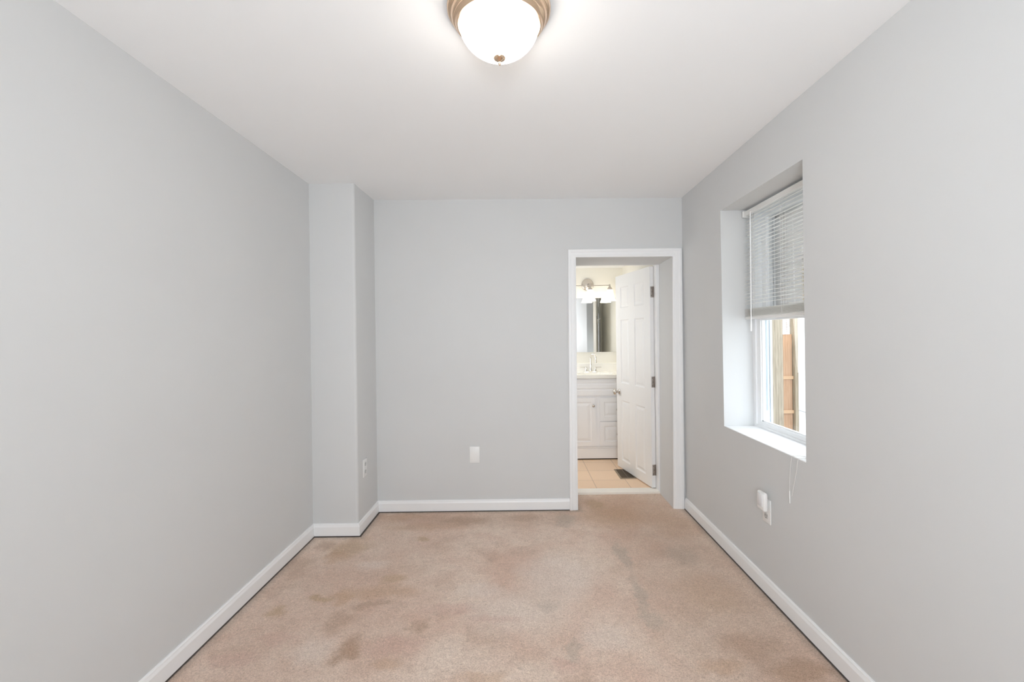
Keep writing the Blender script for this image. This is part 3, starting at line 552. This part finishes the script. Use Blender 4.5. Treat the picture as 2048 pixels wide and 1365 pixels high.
# mini blind, half raised
bl = thing('window_blind', 'white mini blind half raised in the window recess', 'window blind', (1.412, (WY0 + WY1) / 2, 1.437))
BX0, BX1 = 1.398, 1.424; by0, by1 = WY0 + 0.008, WY1 - 0.010
mb = MB(); mb.box((BX0, by0 + 0.004, 2.078), (BX1, by1 - 0.006, 2.106), 0.002); mb.build('headrail', RAIL, bl)
for ya, yb in ((by1 - 0.012, by1 + 0.004), (by0 - 0.004, by0 + 0.012)):
    mb = MB(); mb.box((BX0 - 0.006, ya, 2.072), (BX1 + 0.004, yb, 2.112), 0.002); mb.build('bracket', RAIL, bl)
def slat(mb, z, tilt=0.0, th=0.0007, wd=0.025):
    xm = (BX0 + BX1) / 2; n = 6; R = []
    for yy in (by0 + 0.006, by1 - 0.004):
        up = []; dn = []
        for i in range(n + 1):
            s_ = -1 + 2 * i / n; dx = s_ * wd / 2; cr = 0.0022 * (1 - s_ * s_)
            up.append((xm + dx, yy, z + cr + th + tilt * dx)); dn.append((xm + dx, yy, z + cr + tilt * dx))
        R.append(up + dn[::-1])
    mb.loft(R)
mb = MB(); z = 2.062
while z > 1.515: slat(mb, z, 0.20 + random.uniform(-0.02, 0.02)); z -= 0.0212
for k in range(15): slat(mb, 1.457 + 0.0031 * k, random.uniform(-0.02, 0.02), 0.0008)
mb.build('slats', BLIND, bl, smooth=50)
mb = MB(); mb.box((BX0 + 0.001, by0 + 0.006, 1.438), (BX1 - 0.001, by1 - 0.004, 1.455), 0.004, 3); mb.build('bottom_rail', RAIL, bl, smooth=50)
for yc in (by1 - 0.115, (by0 + by1) / 2, by0 + 0.115):
    mb = MB(); mb.cone((BX0 - 0.0005, yc, 1.45), (BX0 - 0.0005, yc, 2.08), 0.0007, 0.0007, 6); mb.cone((BX1 + 0.0005, yc, 1.45), (BX1 + 0.0005, yc, 2.08), 0.0007, 0.0007, 6); mb.cone(((BX0 + BX1) / 2, yc + 0.004, 1.45), ((BX0 + BX1) / 2, yc + 0.004, 2.08), 0.0007, 0.0007, 6); mb.build('ladder_cord', CORD, bl)
mb = MB(); mb.cone((BX0 - 0.008, 2.735, 2.085), (BX0 - 0.014, 2.728, 1.365), 0.0034, 0.0034, 8); mb.cone((BX0 + 0.002, 2.735, 2.088), (BX0 - 0.009, 2.735, 2.084), 0.002, 0.002, 8); mb.build('tilt_wand', CLEAR, bl, smooth=30)
sill = WZ0 + 0.0045
c1 = [(BX0 - 0.004, 2.085, 2.08), (BX0 - 0.006, 2.09, 1.5), (BX0 - 0.008, 2.095, 1.0), (BX0 - 0.018, 2.085, 0.80), (1.345, 2.074, sill + 0.002), (1.30, 2.070, sill + 0.0015), (1.2665, 2.078, sill + 0.002), (1.2615, 2.080, sill - 0.006), (1.2605, 2.090, 0.72), (1.2600, 2.108, 0.655), (1.2605, 2.127, 0.590)]
def smoothp(P, k=6):
    P = [Vector(q) for q in P]; out = []
    for i in range(len(P) - 1):
        p0, p1, p2, p3 = P[max(i - 1, 0)], P[i], P[i + 1], P[min(i + 2, len(P) - 1)]
        for j in range(k):
            t = j / k; out.append(0.5 * (2 * p1 + (p2 - p0) * t + (2 * p0 - 5 * p1 + 4 * p2 - p3) * t * t + (-p0 + 3 * p1 - 3 * p2 + p3) * t ** 3))
    return out + [P[-1]]
mb = MB(); mb.tube(smoothp(c1), 0.0012, 6); pc = mb.build('pull_cord', CORD, bl, smooth=40)
c2 = [(BX0 - 0.004, 2.095, 2.08), (BX0 - 0.006, 2.10, 1.4), (BX0 - 0.010, 2.105, 0.95), (BX0 - 0.03, 2.110, 0.80), (1.34, 2.112, sill + 0.002), (1.29, 2.118, sill + 0.0015), (1.2665, 2.120, sill + 0.002), (1.2610, 2.128, sill - 0.010), (1.2603, 2.142, 0.69), (1.2603, 2.147, 0.62), (1.2605, 2.145, 0.55)]
mb = MB(); mb.tube(smoothp(c2), 0.0010, 6); mb.build('pull_cord', CORD, bl, smooth=40)
mb = MB(); mb.tube([(1.2603, 2.147, 0.607), (1.2603, 2.146, 0.58), (1.2605, 2.145, 0.548)], [0.0022, 0.0032, 0.0026], 8); mb.build('tassel', CORD, bl, smooth=40)
mb = MB(); mb.tube([(1.290, 2.042, sill + 0.004), (1.292, 2.062, sill + 0.004), (1.293, 2.074, sill + 0.004)], [0.003, 0.0042, 0.002], 10); mb.build('tassel', CORD, bl, smooth=40)

# ------------------------------------------------------------------ outside, seen through the window
mb = MB(); mb.box((WT, -4, -0.55), (14, 16, -0.45)); g = mb.build('ground_concrete', GROUND); g['kind'] = 'structure'
mb = MB(); mb.box((2.352, 4.25, -0.45), (2.452, 4.35, 4.2), 0.004); o = mb.build('wooden_post', GREYWOOD, origin=(2.40, 4.30, -0.45)); tag(o, 'weathered tan timber post standing outside the window', 'post')
fence = thing('cedar_fence', 'orange cedar board fence outside behind the weathered post', 'fence', (2.68, 4.82, -0.45))
for k in range(4):
    xx = 2.475 + k * 0.098; mb = MB(); mb.box((xx, 4.80, 0.02), (xx + 0.094, 4.82, 1.335), 0.002); mb.build('board', CEDAR, fence)
for zc in (0.86, 0.50):
    mb = MB(); mb.box((2.46, 4.785, zc), (2.868, 4.80, zc + 0.035), 0.003); mb.build('rail', simple('pale_cedar', (0.48, 0.31, 0.18), 0.7), fence)
mb = MB(); mb.box((2.868, 4.76, -0.45), (2.905, 4.85, 3.2), 0.003); mb.build('post', GREYWOOD, fence)
mb = MB(); mb.box((2.46, 4.79, 1.34), (2.83, 4.83, 1.365), 0.002); mb.build('cap_rail', VINYL, fence)
mb = MB()
for k in range(14): mb.box((2.46, 4.80, 1.372 + k * 0.022), (2.83, 4.815, 1.386 + k * 0.022))
mb.box((2.46, 4.815, 1.365), (2.475, 4.83, 1.69)); mb.box((2.815, 4.815, 1.365), (2.83, 4.83, 1.69)); mb.build('blind_reflection', simple('blind_reflection_pink', (0.62, 0.54, 0.50), 0.6), fence)  # slats added to imitate the blind's reflection in the pane
nb = thing('neighbour_porch', 'pale grey sided upper porch wall outside behind the posts', 'building', (3.0, 5.3, -0.45))
mb = MB(); mb.box((2.3, 5.2, -0.45), (2.93, 5.9, 1.42)); mb.build('lower_wall', SIDEG, nb)
mb = MB(); mb.box((2.3, 5.15, 1.42), (3.165, 5.9, 3.15)); mb.build('wall', SIDEG, nb)
nh = thing('neighbour_house', 'bright white sided house wall across the alley outside the window', 'building', (3.9, 5.0, -0.45))
mb = MB(); mb.box((3.50, 0.0, -0.45), (3.9, 12.0, 2.9)); mb.build('wall', SIDE, nh)
mb = MB(); mb.box((3.485, 0.0, 0.366), (3.50, 12.0, 0.376)); mb.build('ledge', simple('ledge_grey', (0.35, 0.35, 0.36), 0.6), nh)
